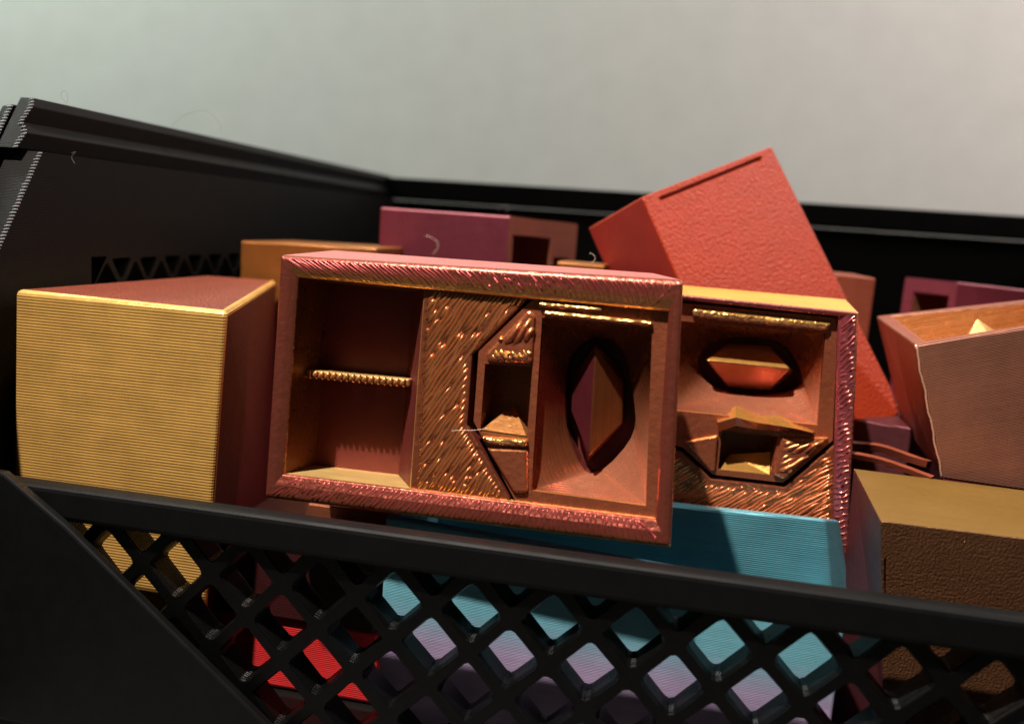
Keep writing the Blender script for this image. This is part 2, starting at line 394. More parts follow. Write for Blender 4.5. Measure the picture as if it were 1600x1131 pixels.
# ------------------------------------------------------------------ gold box at the left
GY = .1405
tl, tr_ = at_y(22, 452, GY), at_y(355, 486, GY)
G = Frame((tr_.x, GY, FLOOR + .0003))
bl, br = at_y(20, 745, GY), at_y(334, 782, GY)
def down(a, b): t = (a.z - FLOOR - .0003) / (a.z - b.z); return a + (b - a) * t
gbl, gbr = down(tl, bl), down(tr_, br)
zt_ = tl.z
btl, btr = at_z(320, 430, tl.z - Z0 + .0002), at_z(438, 470, tr_.z - Z0 + .0002)
btr = V3((btr.x + .004, btl.y + .001, tr_.z)); btr = at_z(432, 438, tr_.z - Z0)
gold = thing('printed_box', G, 'upright gold box with finely ridged front and dark red side at the left end', 'box', 'closed printed boxes')
f = [tl, tr_, gbr, gbl]; b = [btl, btr, V3((btr.x, btr.y, gbr.z)), V3((btl.x, btl.y, gbl.z))]
mesh_obj('body', hexa([G.w(v) for v in f], [G.w(v) for v in b], (0, 1, 2, 1, 1, 0)), [m_gold, m_gold_side, m_maroon_pei], gold, bevel=.0011, seg=4)

# ------------------------------------------------------------------ open compartment boxes (front one and the one turned on end behind it)
def shell(fr, outer, inner, back, depth_in, depth, mats, parent, bevel=.0006, d_in_pts=None):
    """outer, inner: TL TR BR BL pixel picks on the front plane; back: outer back corners (local)"""
    O = [fr.p(*p) for p in outer]; I = [fr.p(*p) for p in inner]
    bm = bmesh.new()
    for k in range(4):
        j = (k + 1) % 4
        o1, o2 = O[k] + V3((0, .0006, 0)), O[j] + V3((0, .0006, 0))
        a1, a2 = O[k].lerp(I[k], .14), O[j].lerp(I[j], .14); m1, m2 = O[k].lerp(I[k], .58), O[j].lerp(I[j], .58)
        i1, i2 = I[k] + V3((0, .0008, 0)), I[j] + V3((0, .0008, 0))
        poly(bm, [o1, o2, a2, a1], 0); poly(bm, [a1, a2, m2, m1], 0); poly(bm, [m1, m2, i2, i1], 0)
        poly(bm, [o1, back[k], back[j], o2], 1)
        D = [p + V3((0, depth_in, 0)) for p in I]
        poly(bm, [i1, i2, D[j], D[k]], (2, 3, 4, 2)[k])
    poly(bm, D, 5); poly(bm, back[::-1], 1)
    return mesh_obj('frame', weld(bm), mats, parent, bevel=bevel, seg=3)

def bar(fr, pts, d0, d1, cap=0, side=0):
    a = [fr.p(*p, d0) for p in pts]; return prism(a, [v + V3((0, d1 - d0, 0)) for v in a], cap, side)

def rounded_loop(pts, n):
    out = []; N = len(pts); P = [Vector(p) for p in pts]
    for i in range(N):
        a, b, c, d = P[i - 1], P[i], P[(i + 1) % N], P[(i + 2) % N]
        for k in range(n):
            t = k / n; out.append(tuple(.5 * ((2 * b) + (c - a) * t + (2 * a - 5 * b + 4 * c - d) * t * t + (3 * b - a - 3 * c + d) * t ** 3)))
    return out

def insert_part(fr, parent, outline, pocket, hole, barpts, pit, d=.0018, dh=.0075, dbot=.0125, mats=None, tabs=()):
    """block with a funnel pocket (quad -> hole polygon) and a pit; outline and the rest are pixel picks on their planes"""
    bm = bmesh.new()
    O = [fr.p(*p, d) for p in outline]; P = [fr.p(*p, d) for p in pocket]; H = [fr.p(*p, dh) for p in rounded_loop(hole, 4)]
    ob = [v + V3((0, dbot + .0004 - d, 0)) for v in O]
    for k in range(len(O)): poly(bm, [O[k], ob[k], ob[(k + 1) % len(O)], O[(k + 1) % len(O)]], 1)
    # front face with the pocket and pit cut out: triangulated
    T = [fr.p(*p, d) for p in pit]
    from mathutils.geometry import delaunay_2d_cdt
    loops = [O, P, T]; pts = []; edges = []; faces = []
    for l in loops:
        s = len(pts); pts += l; edges += [(s + i, s + (i + 1) % len(l)) for i in range(len(l))]
    r = delaunay_2d_cdt([Vector((p.x, p.z)) for p in pts], edges, [], 0, 1e-7)
    def inside(q, loop):
        c = False; n = len(loop)
        for i in range(n):
            a, b_ = loop[i], loop[(i + 1) % n]
            if (a.z > q[1]) != (b_.z > q[1]) and q[0] < (b_.x - a.x) * (q[1] - a.z) / (b_.z - a.z) + a.x: c = not c
        return c
    for t in r[2]:
        q = [r[0][i] for i in t]; cxy = (sum(v.x for v in q) / len(q), sum(v.y for v in q) / len(q))
        if inside(cxy, O) and not inside(cxy, P) and not inside(cxy, T):
            poly(bm, [V3((v.x, d, v.y)) for v in q], 0)
    # pocket: short straight wall, then funnel facets to the hole, then straight down
    P2 = [v + V3((0, .0012, 0)) for v in P]
    for k in range(4): poly(bm, [P[k], P[(k + 1) % 4], P2[(k + 1) % 4], P2[k]], 1)
    n = len(H); c = sum((V3(v) for v in H), V3()) / n
    cp = [min(range(4), key=lambda i: (P2[i].xz - h.xz).length if 0 else -((P2[i] - c).xz.normalized().dot((h - c).xz.normalized()))) for h in H]
    for k in range(n):
        j = (k + 1) % n
        if cp[k] == cp[j]: poly(bm, [H[k], H[j], P2[cp[k]]], 2)
        else: poly(bm, [H[k], H[j], P2[cp[j]], P2[cp[k]]], 2)
    HB = [v + V3((0, dbot - dh, 0)) for v in H]
    for k in range(n): poly(bm, [H[k], HB[k], HB[(k + 1) % n], H[(k + 1) % n]], 3)
    poly(bm, HB, 3)
    # pit: floor runs deep at one side and climbs to the front at the other
    F = [v + V3((0, .0078, 0)) for v in T]
    m_ = len(T)
    for k in range(m_): poly(bm, [T[k], T[(k + 1) % m_], F[(k + 1) % m_], F[k]], 1)
    poly(bm, F, 1)
    for f_ in bm.faces: f_.smooth = f_.material_index == 2
    return mesh_obj('insert', weld(bm), mats, parent, bevel=0)

def blade(fr, parent, hexpts, r0, r1, db, dr, m):
    bm = bmesh.new(); B = [fr.p(*p, db) for p in rounded_loop(hexpts, 1)]; a, b = fr.p(*r0, dr), fr.p(*r1, dr)
    n = len(B)
    for k in range(n):
        j = (k + 1) % n
        ka = (B[k] - a).length < (B[k] - b).length; ja = (B[j] - a).length < (B[j] - b).length
        if ka == ja: poly(bm, [B[k], B[j], a if ka else b])
        else: poly(bm, [B[k], B[j], b if ka else a, a if ka else b])
    BB = [v + V3((0, .0125 - db, 0)) for v in B]
    for k in range(n): poly(bm, [B[k], BB[k], BB[(k + 1) % n], B[(k + 1) % n]])
    return mesh_obj('blade', weld(bm), m, parent, bevel=.0003)

def strands(fr, parent, px, d, ang, pitch, rad, m, breaks=2, name='infill_strands'):
    """the extruded lines of a printed top face, clipped to a polygon of pixel picks"""
    P = [fr.p(*p, d) for p in px]; ca, sa = math.cos(ang), math.sin(ang); n = len(P); bm = bmesh.new()
    us = [-p.x * sa + p.z * ca for p in P]; u = min(us) + pitch * .5
    while u < max(us):
        ts = []
        for k in range(n):
            a, b = P[k], P[(k + 1) % n]; ua, ub = -a.x * sa + a.z * ca, -b.x * sa + b.z * ca
            if (ua > u) != (ub > u):
                q = a.lerp(b, (u - ua) / (ub - ua)); ts.append(q.x * ca + q.z * sa)
        ts.sort()
        for t0, t1 in zip(ts[::2], ts[1::2]):
            cuts = sorted([t0] + [random.uniform(t0, t1) for _ in range(random.randint(0, breaks))] + [t1])
            for c0, c1 in zip(cuts[:-1], cuts[1:]):
                if c1 - c0 < .0012: continue
                c0 += .0002; c1 -= .0002; k = max(3, int((c1 - c0) / .0016)); pts = []; rr = []
                for i in range(k + 1):
                    t = c0 + (c1 - c0) * i / k
                    w = pitch * .55 * noise.noise(Vector((t * 330, u * 1200, 3.1))) + pitch * .35 * noise.noise(Vector((t * 900, u * 300, 7.7)))
                    pts.append(V3((t * ca - (u + w) * sa, d + rad * .35 + rad * .5 * noise.noise(Vector((t * 500, u * 900, 1.3))), t * sa + (u + w) * ca)))
                    rr.append(rad * (.55 if i in (0, k) else random.uniform(.85, 1.1)))
                tube(bm, pts, rr, 6)
        u += pitch * random.uniform(.9, 1.1)
    o = mesh_obj(name, bm, m, parent, smooth=True); o['kind'] = 'stuff'; return o
def lip_strands(fr, parent, outer, inner, pitch, rad, lean, m, sides=(0, 1, 2, 3)):
    """short slanted lines laid across a frame's front lip"""
    bm = bmesh.new(); O = [fr.p(*p) for p in outer]; I = [fr.p(*p) for p in inner]
    for k in sides:
        j = (k + 1) % 4; L = (O[j] - O[k]).length; n = int(L / pitch)
        for q in range(n):
            t = (q + .5 + random.uniform(-.18, .18)) / n
            sh = lean[k] / L * random.uniform(.85, 1.15); pts = []; rr = []
            lo = max(.02, (I[k] - O[k]).length / L * .8)
            for i in range(7):
                v = .08 + .86 * i / 6; tt = t + sh * (v - .5) + .12 * pitch / L * math.sin(i * 1.7 + q)
                tt = min(max(tt, lo * v * .95), 1 - lo * v * .95)
                p = O[k].lerp(O[j], tt).lerp(I[k].lerp(I[j], tt), v)
                dd = .0006 * max(0, .14 - v) / .14 + .0008 * max(0, v - .58) / .42
                pts.append(p + V3((0, dd + rad * .62, 0))); rr.append(rad * (.6 if i in (0, 6) else random.uniform(.85, 1.12)))
            tube(bm, pts, rr, 6)
    o = mesh_obj('lip_strands', bm, m, parent, smooth=True); o['kind'] = 'stuff'; return o
m_strand = silk('plum_gold_strands', (.32, .05, .05), (.88, .42, .12), toward=(.45, 0, -.9), axis='Y', line=.000006, rough=.34, lo=.0, hi=.6, metallic=.7, var=.3)
m_strand2 = silk('copper_gold_strands', (.46, .125, .05), (.90, .52, .17), toward=(.75, 0, -.65), axis='Y', line=.000006, rough=.28, lo=-.25, hi=.65, metallic=.7, var=.35)

MF = Frame((-.0685, .1380, Z0 - .0521), (-7.44, -1.53, -2.37))
outer = [(437, 398), (1068, 437), (1048, 857), (412, 778)]
inner = [(463, 433), (1044, 486), (1023, 812), (441, 741)]
mainb = thing('compartment_box', MF, 'plum and gold open box lying across the front with an upright blade', 'box', 'open compartment boxes with a blade inside')
bk = [MF.p(521, 391, .024), MF.p(1022, 427, .024), None, None]
bk[2] = MF.p(1048, 857) + V3((-.002, .024, .001)); bk[3] = MF.p(412, 778) + V3((.002, .024, .001))
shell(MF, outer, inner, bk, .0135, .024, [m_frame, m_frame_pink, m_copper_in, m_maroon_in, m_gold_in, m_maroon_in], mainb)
lip_strands(MF, mainb, outer, inner, .00100, .00030, (.0046, .0016, -.0020, .0014), m_strand, (0, 2))
# shelf
s = [MF.p(474, 577, .0065), MF.p(640, 592, .0065), MF.p(640, 604, .0065), MF.p(474, 590, .0065)]
mesh_obj('shelf', prism(s, [v + V3((0, .0068, 0)) for v in s]), m_shelf, mainb, bevel=.0003)
bm = bmesh.new(); Ls = s[1] - s[0]; n = 17
for q in range(n):
    c = s[0] + Ls * ((q + .5) / n); hgt = (s[3] - s[0])
    tube(bm, [c + hgt * v + V3((-.0006 * math.cos((v - .5) * 2.4), -.0002 + .00015 * abs(v - .5), 0)) for v in (.02, .25, .5, .75, .98)], [.0002, .0004, .0005, .0004, .0002], 6)
o = mesh_obj('rope_edge', bm, m_shelf, mainb, smooth=True); o['kind'] = 'stuff'
# partition with slanting left face and chamfered right side
dp = .0016
fp = [MF.p(664, 440, dp), MF.p(826, 452, dp), MF.p(826, 465, dp), MF.p(738, 554, dp), MF.p(730, 664, dp), MF.p(796, 778, dp), MF.p(798, 792, dp), MF.p(640, 775, dp)]
bp_ = [MF.p(646, 455, .0134), *[v + V3((0, .0118, 0)) for v in fp[1:7]], MF.p(622, 745, .0134)]
mesh_obj('partition', prism(fp, bp_, 0, [1, 1, 1, 1, 1, 1, 1, 2]), [m_hair, m_maroon_in, m_maroon_in], mainb, bevel=.0003)
strands(MF, mainb, [(667, 452), (824, 458), (822, 466), (733, 553), (725, 666), (790, 778), (650, 764)], dp, math.radians(58), .00066, .00034, m_strand2)
outl = [(836, 464), (748, 549), (740, 658), (806, 784), (1026, 812), (1047, 486)]
pock = [(847, 496), (1019, 514), (1009, 790), (830, 766)]
hole = [(927, 530), (972, 546), (990, 620), (986, 684), (925, 741), (890, 684), (883, 615), (893, 556)]
pit = [(758, 568), (832, 574), (823, 684), (750, 674)]
ins = insert_part(MF, mainb, outl, pock, hole, None, pit, mats=[m_insert, m_copper_in, m_funnel, m_maroon_in])
blade(MF, ins, [(930, 533), (962, 566), (975, 598), (973, 662), (919, 721), (892, 642), (894, 590), (905, 564)], (930, 542), (920, 712), .0085, .0042, m_blade)
# raised rough tabs above and below the pit, ridge along the top wall, wedge in the pit
def tabmesh(name, fr, parent, pts, d0, d1, m, bevel=.0003):
    return mesh_obj(name, bar(fr, pts, d0, d1), m, parent, bevel=bevel)
tabmesh('tab', MF, ins, [(826, 484), (759, 552), (761, 565), (831, 567), (836, 492)], .0011, .003, m_insert, .0005)
strands(MF, ins, [(772, 546), (831, 546), (831, 567), (761, 565)], .0011, math.radians(-52), .00085, .0005, m_insert_rough, 0, 'tab_strands')
strands(MF, ins, [(824, 492), (835, 500), (832, 544), (790, 540), (776, 534)], .0011, math.radians(60), .0012, .0006, m_insert, 1, 'tab_strands')
tabmesh('tab', MF, ins, [(752, 682), (762, 694), (822, 699), (824, 687)], .0007, .003, m_insert_rough, .0004)
tabmesh('tab', MF, ins, [(760, 700), (803, 770), (824, 770), (824, 702)], .0011, .003, m_insert, .0004)
tabmesh('top_ridge', MF, ins, [(850, 485), (1020, 502), (1019, 510), (848, 493)], .0009, .003, m_insert_rough, .0004)
tabmesh('top_ridge', MF, ins, [(842, 472), (940, 481), (940, 487), (842, 479)], .0009, .003, m_insert_rough, .0003)
w0 = MF.p(803, 632, .0094); w1, w2, w3 = MF.p(752, 671, .0024), MF.p(822, 681, .0024), MF.p(826, 640, .0094)
bm = bmesh.new(); wb = [v.copy() for v in (w1, w2)]
for v in wb: v.y = .0098
l3, r3 = MF.p(756, 640, .0094), MF.p(826, 645, .0094)
poly(bm, [w0, w1, w2]); poly(bm, [w0, wb[0], w1]); poly(bm, [w0, w2, wb[1]]); poly(bm, [w1, wb[0], wb[1], w2]); poly(bm, [w0, wb[1], wb[0]])
mesh_obj('wedge', weld(bm), m_insert, ins)

# the same kind of box standing on end behind it, turned a quarter
RF = Frame(at_y(1338, 640, .176), (-3, 0, 1.0))
outer = [(985, 452), (1343, 488), (1319, 1030), (972, 985)]
inner = [(1008, 463), (1311, 495), (1297, 1000), (1000, 960)]
rightb = thing('compartment_box', RF, 'plum and gold open box standing on end behind the teal tray', 'box', 'open compartment boxes with a blade inside')
bk = [RF.p(1000, 440, .024), RF.p(1322, 468, .024), None, None]
bk[2] = RF.p(1319, 1030) + V3((-.002, .024, 0)); bk[3] = RF.p(972, 985) + V3((.002, .024, 0))
m_frame_r = silk('plum_silk_strokes', (.44, .10, .12), (.66, .26, .18), toward=(.6, 0, .7), axis='Y', line=.00002, grain=(900, .00015), rough=.28, lo=.05, hi=.7, metallic=.7)
m_strand_r = silk('plum_pink_strands', (.44, .09, .10), (.70, .28, .18), toward=(.5, 0, .8), axis='Y', line=.000006, rough=.26, lo=.0, hi=.7, metallic=.7, var=.3)
m_gold_out = silk('gold_silk_outside', (.72, .38, .07), (.78, .44, .09), axis='Y', line=.00003, rough=.4, metallic=.45)
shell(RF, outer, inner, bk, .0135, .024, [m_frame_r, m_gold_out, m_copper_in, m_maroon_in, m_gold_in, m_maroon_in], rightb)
lip_strands(RF, rightb, outer, inner, .0013, .00034, (.0024, .0034, -.001, .001), m_strand_r, (1,))
strands(RF, rightb, [(1006, 700), (1064, 712), (1109, 754), (1228, 767), (1306, 701), (1301, 990), (998, 960)], .0016, math.radians(38), .0007, .00036, m_strand2)
fp = [(1004, 688), (1066, 706), (1111, 748), (1226, 761), (1306, 693), (1310, 700), (1302, 1005), (995, 965)]
mesh_obj('partition', bar(RF, fp, .0016, .0130, 0, 1), [m_hair, m_maroon_in], rightb, bevel=.0003)
outl = [(1010, 468), (1006, 680), (1067, 699), (1113, 741), (1224, 754), (1301, 688), (1309, 497)]
pock = [(1045, 500), (1290, 521), (1278, 664), (1042, 640)]
hole = [(1093, 556), (1113, 537), (1146, 527), (1215, 533), (1249, 574), (1248, 604), (1204, 617), (1138, 613), (1098, 590)]
pit = [(1128, 672), (1216, 682), (1203, 742), (1122, 733)]
ins = insert_part(RF, rightb, outl, pock, hole, None, pit, mats=[m_insert, m_copper_in, m_funnel, m_maroon_in])
blade(RF, ins, [(1100, 561), (1138, 537), (1203, 541), (1241, 581), (1203, 610), (1138, 605)], (1104, 563), (1234, 576), .0085, .0038, m_blade_gold)
tabmesh('top_ridge', RF, ins, [(1082, 482), (1300, 505), (1292, 517), (1082, 496)], .0007, .003, m_insert_rough, .0005)
tabmesh('tab', RF, ins, [(1222, 684), (1296, 684), (1226, 750), (1208, 742)], .0008, .003, m_insert, .0005)
strands(RF, ins, [(1226, 688), (1292, 688), (1228, 746), (1214, 738)], .0008, math.radians(35), .0011, .00055, m_insert, 1, 'tab_strands')
tabmesh('tab', RF, ins, [(1070, 690), (1122, 680), (1117, 736), (1112, 738)], .0010, .003, m_insert, .0004)
bm = bmesh.new()
rear = [(1118, 650), (1150, 634), (1178, 641), (1213, 646), (1248, 655), (1276, 672)]
front = [(1122, 660), (1150, 652), (1182, 660), (1216, 665), (1246, 670), (1270, 676)]
C_ = [RF.p(p[0], p[1], -.0010 + .0008 * (i % 2)) for i, p in enumerate(front)]; Lw = [RF.p(p[0], p[1] + 15 - 2 * i, .0014) for i, p in enumerate(front)]
Cb = [RF.p(p[0], p[1], .0058 - .0012 * (i % 2)) for i, p in enumerate(rear)]; Lb = [v + V3((0, .0040, 0)) for v in Lw]
for i in range(5):
    poly(bm, [C_[i], C_[i + 1], Lw[i + 1], Lw[i]]); poly(bm, [Cb[i], Cb[i + 1], C_[i + 1], C_[i]]); poly(bm, [Lw[i], Lw[i + 1], Lb[i + 1], Lb[i]])
poly(bm, [C_[0], Lw[0], Lb[0], Cb[0]]); poly(bm, [C_[-1], Cb[-1], Lb[-1], Lw[-1]])
v0, v1, v2, v3 = RF.p(1140, 710, .0060), RF.p(1204, 706, .0060), RF.p(1202, 741, .0021), RF.p(1126, 733, .0021)
b2, b3 = v2 + V3((0, .0075, -.0005)), v3 + V3((0, .0075, -.0005))
bw = bmesh.new(); poly(bw, [v0, v1, v2, v3]); poly(bw, [v3, v2, b2, b3]); poly(bw, [v0, v3, b3]); poly(bw, [v1, b2, v2]); poly(bw, [v0, b3, b2, v1])
mesh_obj('wedge', weld(bw), m_blade_gold, ins)
mesh_obj('crystal_ridge', weld(bm), m_blade_gold, ins)

# ------------------------------------------------------------------ teal tray behind the lattice
TY, TZ = .1428, -.0543
T0, T1 = at_y(598, 900, TY).x, at_y(1327, 930, TY).x
TF = Frame((T0, TY, Z0 + TZ))
ybk = at_z(1310, 813, TZ).y
xbk = at_z(1310, 813, TZ).x
teal = thing('open_tray', TF, 'teal open tray fading to lilac, seen through the lattice under the front box', 'tray')
w_ = T1 - T0; h_ = Z0 + TZ - FLOOR - .0003; dB = ybk - TY; xb1 = xbk - T0
O = [V3((0, 0, 0)), V3((w_, 0, -.0035)), V3((xb1, dB + .0016, -.022)), V3((.002, dB + .0016, 0))]
I = [V3((.0022, .0022, 0)), V3((w_ - .0022, .0022, -.0035)), V3((xb1 - .0025, dB, -.022)), V3((.0042, dB, 0))]
bm = bmesh.new()
for k in range(4):
    j = (k + 1) % 4
    poly(bm, [O[k], O[j], I[j], I[k]], 0)
    poly(bm, [O[k], O[k] - V3((0, 0, h_)), O[j] - V3((0, 0, h_)), O[j]], 0)
    kk = [I[0] + V3((.001, 0, -.028)), I[1] + V3((-.003, 0, -.028)), I[2] + V3((-.004, -.002, -.028)), I[3] + V3((.001, -.002, -.028))]
    poly(bm, [I[k], I[j], kk[j], kk[k]], 1)
poly(bm, kk, 1); poly(bm, [v - V3((0, 0, h_)) for v in O][::-1], 0)
mesh_obj('body', weld(bm), [m_teal, m_teal_in], teal, bevel=.0005, seg=3)
yb = dB - .0078
tp = lambda px, py, dy=0: TF.w(at_y(px, py, TY + yb + dy))
f = [tp(640, 754), tp(1291, 811), tp(1303, 960), tp(640, 902)]; ce, cf = tp(1312, 812, .0055), tp(1335, 960, .0055)
b = [v + V3((0, .007, 0)) for v in (f[0], f[3])]
bm = bmesh.new()
poly(bm, f, 0); poly(bm, [f[1], ce, cf, f[2]], 0); poly(bm, [f[0], b[0], ce, f[1]], 0); poly(bm, [f[3], f[2], cf, b[1]], 0); poly(bm, [b[0], f[0], f[3], b[1]], 0); poly(bm, [ce, b[0], b[1], cf], 0)
mesh_obj('back_panel', weld(bm), m_teal_in, teal, bevel=.0006, seg=3)

# ------------------------------------------------------------------ bright red box low behind the lattice
RY = .1502
a0, a1 = at_y(345, 900, RY), at_y(596, 900, RY)
LF = Frame((a0.x, RY, FLOOR + .0003))
lowred = thing('printed_box', LF, 'bright red box low behind the lattice between the gold box and teal tray', 'box', 'closed printed boxes')
hh = Z0 - .0815 - LF.m.translation.z
w_ = min(a1.x, T0 - .0006) - a0.x
mesh_obj('body', hexa([V3((0, 0, hh)), V3((w_, 0, hh)), V3((w_, 0, 0)), V3((0, 0, 0))], [V3((0, .045, hh)), V3((w_, .045, hh)), V3((w_, .045, 0)), V3((0, .045, 0))]), m_red_low, lowred, bevel=.0007)

MBF = Frame((a0.x - .001, RY - .0008, Z0 - .0813))  # added dark block: shade on the red box's upper front, put into colour
t = thing('printed_box', MBF, 'added dark maroon block standing in for shade on the red box behind the upper lattice', 'box', 'closed printed boxes')
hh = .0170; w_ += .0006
mesh_obj('body', hexa([V3((0, 0, hh)), V3((w_, 0, hh)), V3((w_, 0, 0)), V3((0, 0, 0))], [V3((0, .05, hh)), V3((w_, .05, hh)), V3((w_, .05, 0)), V3((0, .05, 0))]), m_shade_maroon, t, bevel=.0007)

# ------------------------------------------------------------------ tilted red block at the top
QF = Frame((.0273, .1958, Z0 - .0531), (-26.08, -18.12, 37.95))
f = [QF.p(1003, 308), QF.p(1206, 229), QF.p(1411, 643), QF.p(1205, 760)]
bkE = QF.p(919, 357, .024)
off = bkE - f[0]
b = [v + off for v in f]
redb = thing('printed_box', QF, 'tilted coral red box with leathery face and slot, highest of the pile', 'box', 'closed printed boxes')
# face with the slot cut in along its upper edge
bm = bmesh.new()
s4 = [QF.p(1031, 309), QF.p(1190, 245), QF.p(1191, 249), QF.p(1033, 313)]
for k in range(4):
    j = (k + 1) % 4
    poly(bm, [f[k], f[j], s4[j], s4[k]], 0); poly(bm, [f[k], b[k], b[j], f[j]], 1)
    poly(bm, [s4[k], s4[j], s4[j] + V3((0, .0012, 0)), s4[k] + V3((0, .0012, 0))], 1)
poly(bm, [v + V3((0, .0012, 0)) for v in s4], 1); poly(bm, b[::-1], 1)
mesh_obj('body', weld(bm), [m_red_pei, m_red], redb, bevel=.0004)

# ------------------------------------------------------------------ copper tray at the right
CF = Frame((.0574, .1755, Z0 - .0453), (1.49, -16.75, -3.96))
f = [CF.p(1431, 538), CF.p(1640, 505), CF.p(1640, 773), CF.p(1473, 749)]
x1 = .036
f[1] = f[0] + (f[1] - f[0]) * (x1 / (f[1].x - f[0].x)); f[2] = f[3] + (f[2] - f[3]) * ((x1 - f[3].x + f[0].x) / (f[2].x - f[3].x))
bd = .046
bl_ = CF.p(1369, 494, bd); b = [bl_, bl_ + (f[1] - f[0]) + V3((0, 0, -.0022)), f[2] + V3((-.002, bd, 0)), f[3] + V3((.001, bd, 0))]
copper = thing('open_tray', CF, 'copper open tray tilted at the right edge with orange inside and a gold peak', 'tray')
I = [f[0] + V3((.0022, .0024, 0)), f[1] + V3((-.0022, .0024, 0)), b[1] + V3((-.0022, -.0030, 0)), b[0] + V3((.0030, -.0030, 0))]
O = [f[0], f[1], b[1], b[0]]
low = [f[3], f[2], b[2], b[3]]
bm = bmesh.new()
Di = [v - V3((0, 0, .0075)) for v in I]
for k in range(4):
    j = (k + 1) % 4
    poly(bm, [O[k], O[j], I[j], I[k]], 1); poly(bm, [O[k], low[k], low[j], O[j]], (0, 1, 1, 1)[k])
    poly(bm, [I[k], I[j], Di[j], Di[k]], 2)
poly(bm, Di, 2); poly(bm, low[::-1], 1)
mesh_obj('body', weld(bm), [m_copper, m_copper_red, m_orange_in], copper, bevel=.0005)
pk = CF.p(1527, 497, .030); base = [CF.p(1504, 535, .026), CF.p(1552, 530, .026), CF.p(1558, 520, .037), CF.p(1508, 520, .037)]
bm = bmesh.new()
for v in base: v.z = Di[0].z + .0005
for k in range(4): poly(bm, [base[k], base[(k + 1) % 4], pk])
poly(bm, base[::-1])
m_seam = silk('pale_copper_silk', (.62, .34, .24), (.70, .42, .30), line=.00002, rough=.35, metallic=.4)
bm2 = bmesh.new(); sp = [f[0].lerp(f[3], t / 26) + V3((.00012 * math.sin(t * .9) + .00005 * math.sin(t * 2.3) - .0001, -.0001, 0)) for t in range(27)]
tube(bm2, sp, .00022, 6); mesh_obj('seam', bm2, m_seam, copper, smooth=True)
mesh_obj('peak', weld(bm), m_gold_in, copper, bevel=.0003)

# ------------------------------------------------------------------ olive gold box at the lower right
OY = .1385
p0 = at_y(1376, 814, OY); ozl = p0.z - Z0
OF = Frame((p0.x, OY, FLOOR + .0003))
p1 = at_y(1640, 846, OY); q0 = at_z(1334, 732, ozl - .0004); q1 = at_z(1640, 771, ozl - .0004)
g = lambda v: V3((v.x, v.y, OF.m.translation.z))
gb0 = at_y(1384, 960, OY); gb0 = p0 + (gb0 - p0) * ((p0.z - OF.m.translation.z) / (p0.z - gb0.z))
olive = thing('printed_box', OF, 'olive gold box with sparkling rough brown front at the lower right', 'box', 'closed printed boxes')
f = [p0, p1, g(p1), gb0]; b = [q0, q1, g(q1), g(q0) + V3((.002, 0, 0))]
f = [OF.w(v) for v in f]; b = [OF.w(v) for v in b]
bm = bmesh.new()
fx = lambda px, py: OF.w(at_y(px, py, OY))
s4 = [fx(1380, 872), fx(1385, 872), fx(1384, 1090), fx(1379, 1090)]
for k in range(4):
    j = (k + 1) % 4
    poly(bm, [f[k], f[j], s4[j], s4[k]], 0); poly(bm, [f[k], b[k], b[j], f[j]], (1, 2, 2, 2)[k])
    poly(bm, [s4[k], s4[j], s4[j] + V3((0, .0015, 0)), s4[k] + V3((0, .0015, 0))], 2)
poly(bm, [v + V3((0, .0015, 0)) for v in s4], 2); poly(bm, b[::-1], 2)
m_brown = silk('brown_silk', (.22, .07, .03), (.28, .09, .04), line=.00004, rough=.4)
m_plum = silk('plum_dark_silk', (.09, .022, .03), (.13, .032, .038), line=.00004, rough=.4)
mesh_obj('body', weld(bm), [m_olive_pei, m_olive, m_plum], olive, bevel=.0011, seg=4)

# ------------------------------------------------------------------ boxes behind
def window_box(name, fr, A, B, C, wins, mats, label, cat, group, zb, swap=False):
    """A-B plain face, B-C face with windows (world corner points of the top edge); zb: bottom"""
    t = thing(name, fr, label, cat, group)
    D = A + (C - B); k_ = .045 / (B.z - zb); wins = [(u0, u1, v0 * k_, v1 * k_, dd) for u0, u1, v0, v1, dd in wins]
    loop = [A, B, C, D]; dn = lambda v: V3((v.x, v.y, zb))
    bm = bmesh.new()
    for k in range(4):
        P, Q = loop[k], loop[(k + 1) % 4]
        if k == 1:
            H = P.z - zb
            def X(u, v, d=0):
                q = P.lerp(Q, u); n = (Q - P).cross(V3((0, 0, 1))).normalized()
                n = n if n.y > 0 else -n
                return V3((q.x, q.y, q.z - v * H)) + n * d
            us = sorted({0, 1, *[w[0] for w in wins], *[w[1] for w in wins]}); vs = sorted({0, 1, *[w[2] for w in wins], *[w[3] for w in wins]})
            for i in range(len(us) - 1):
                for j in range(len(vs) - 1):
                    um, vm = (us[i] + us[i + 1]) / 2, (vs[j] + vs[j + 1]) / 2
                    w = [w for w in wins if w[0] < um < w[1] and w[2] < vm < w[3]]
                    if not w: poly(bm, [fr.w(X(us[i], vs[j])), fr.w(X(us[i + 1], vs[j])), fr.w(X(us[i + 1], vs[j + 1])), fr.w(X(us[i], vs[j + 1]))], 1)
            for (u0, u1, v0, v1, dep) in wins:
                R_ = [(u0, v0), (u1, v0), (u1, v1), (u0, v1)]
                for q in range(4):
                    a, c = R_[q], R_[(q + 1) % 4]
                    poly(bm, [fr.w(X(*a)), fr.w(X(*c)), fr.w(X(*c, dep)), fr.w(X(*a, dep))], 2)
                poly(bm, [fr.w(X(*a, dep)) for a in R_], 2)
        else: poly(bm, [fr.w(P), fr.w(Q), fr.w(dn(Q)), fr.w(dn(P))], 0)
    poly(bm, [fr.w(v) for v in loop], 0); poly(bm, [fr.w(dn(v)) for v in loop], 0)
    mesh_obj('body', weld(bm), mats, t, bevel=.0005)
    return t
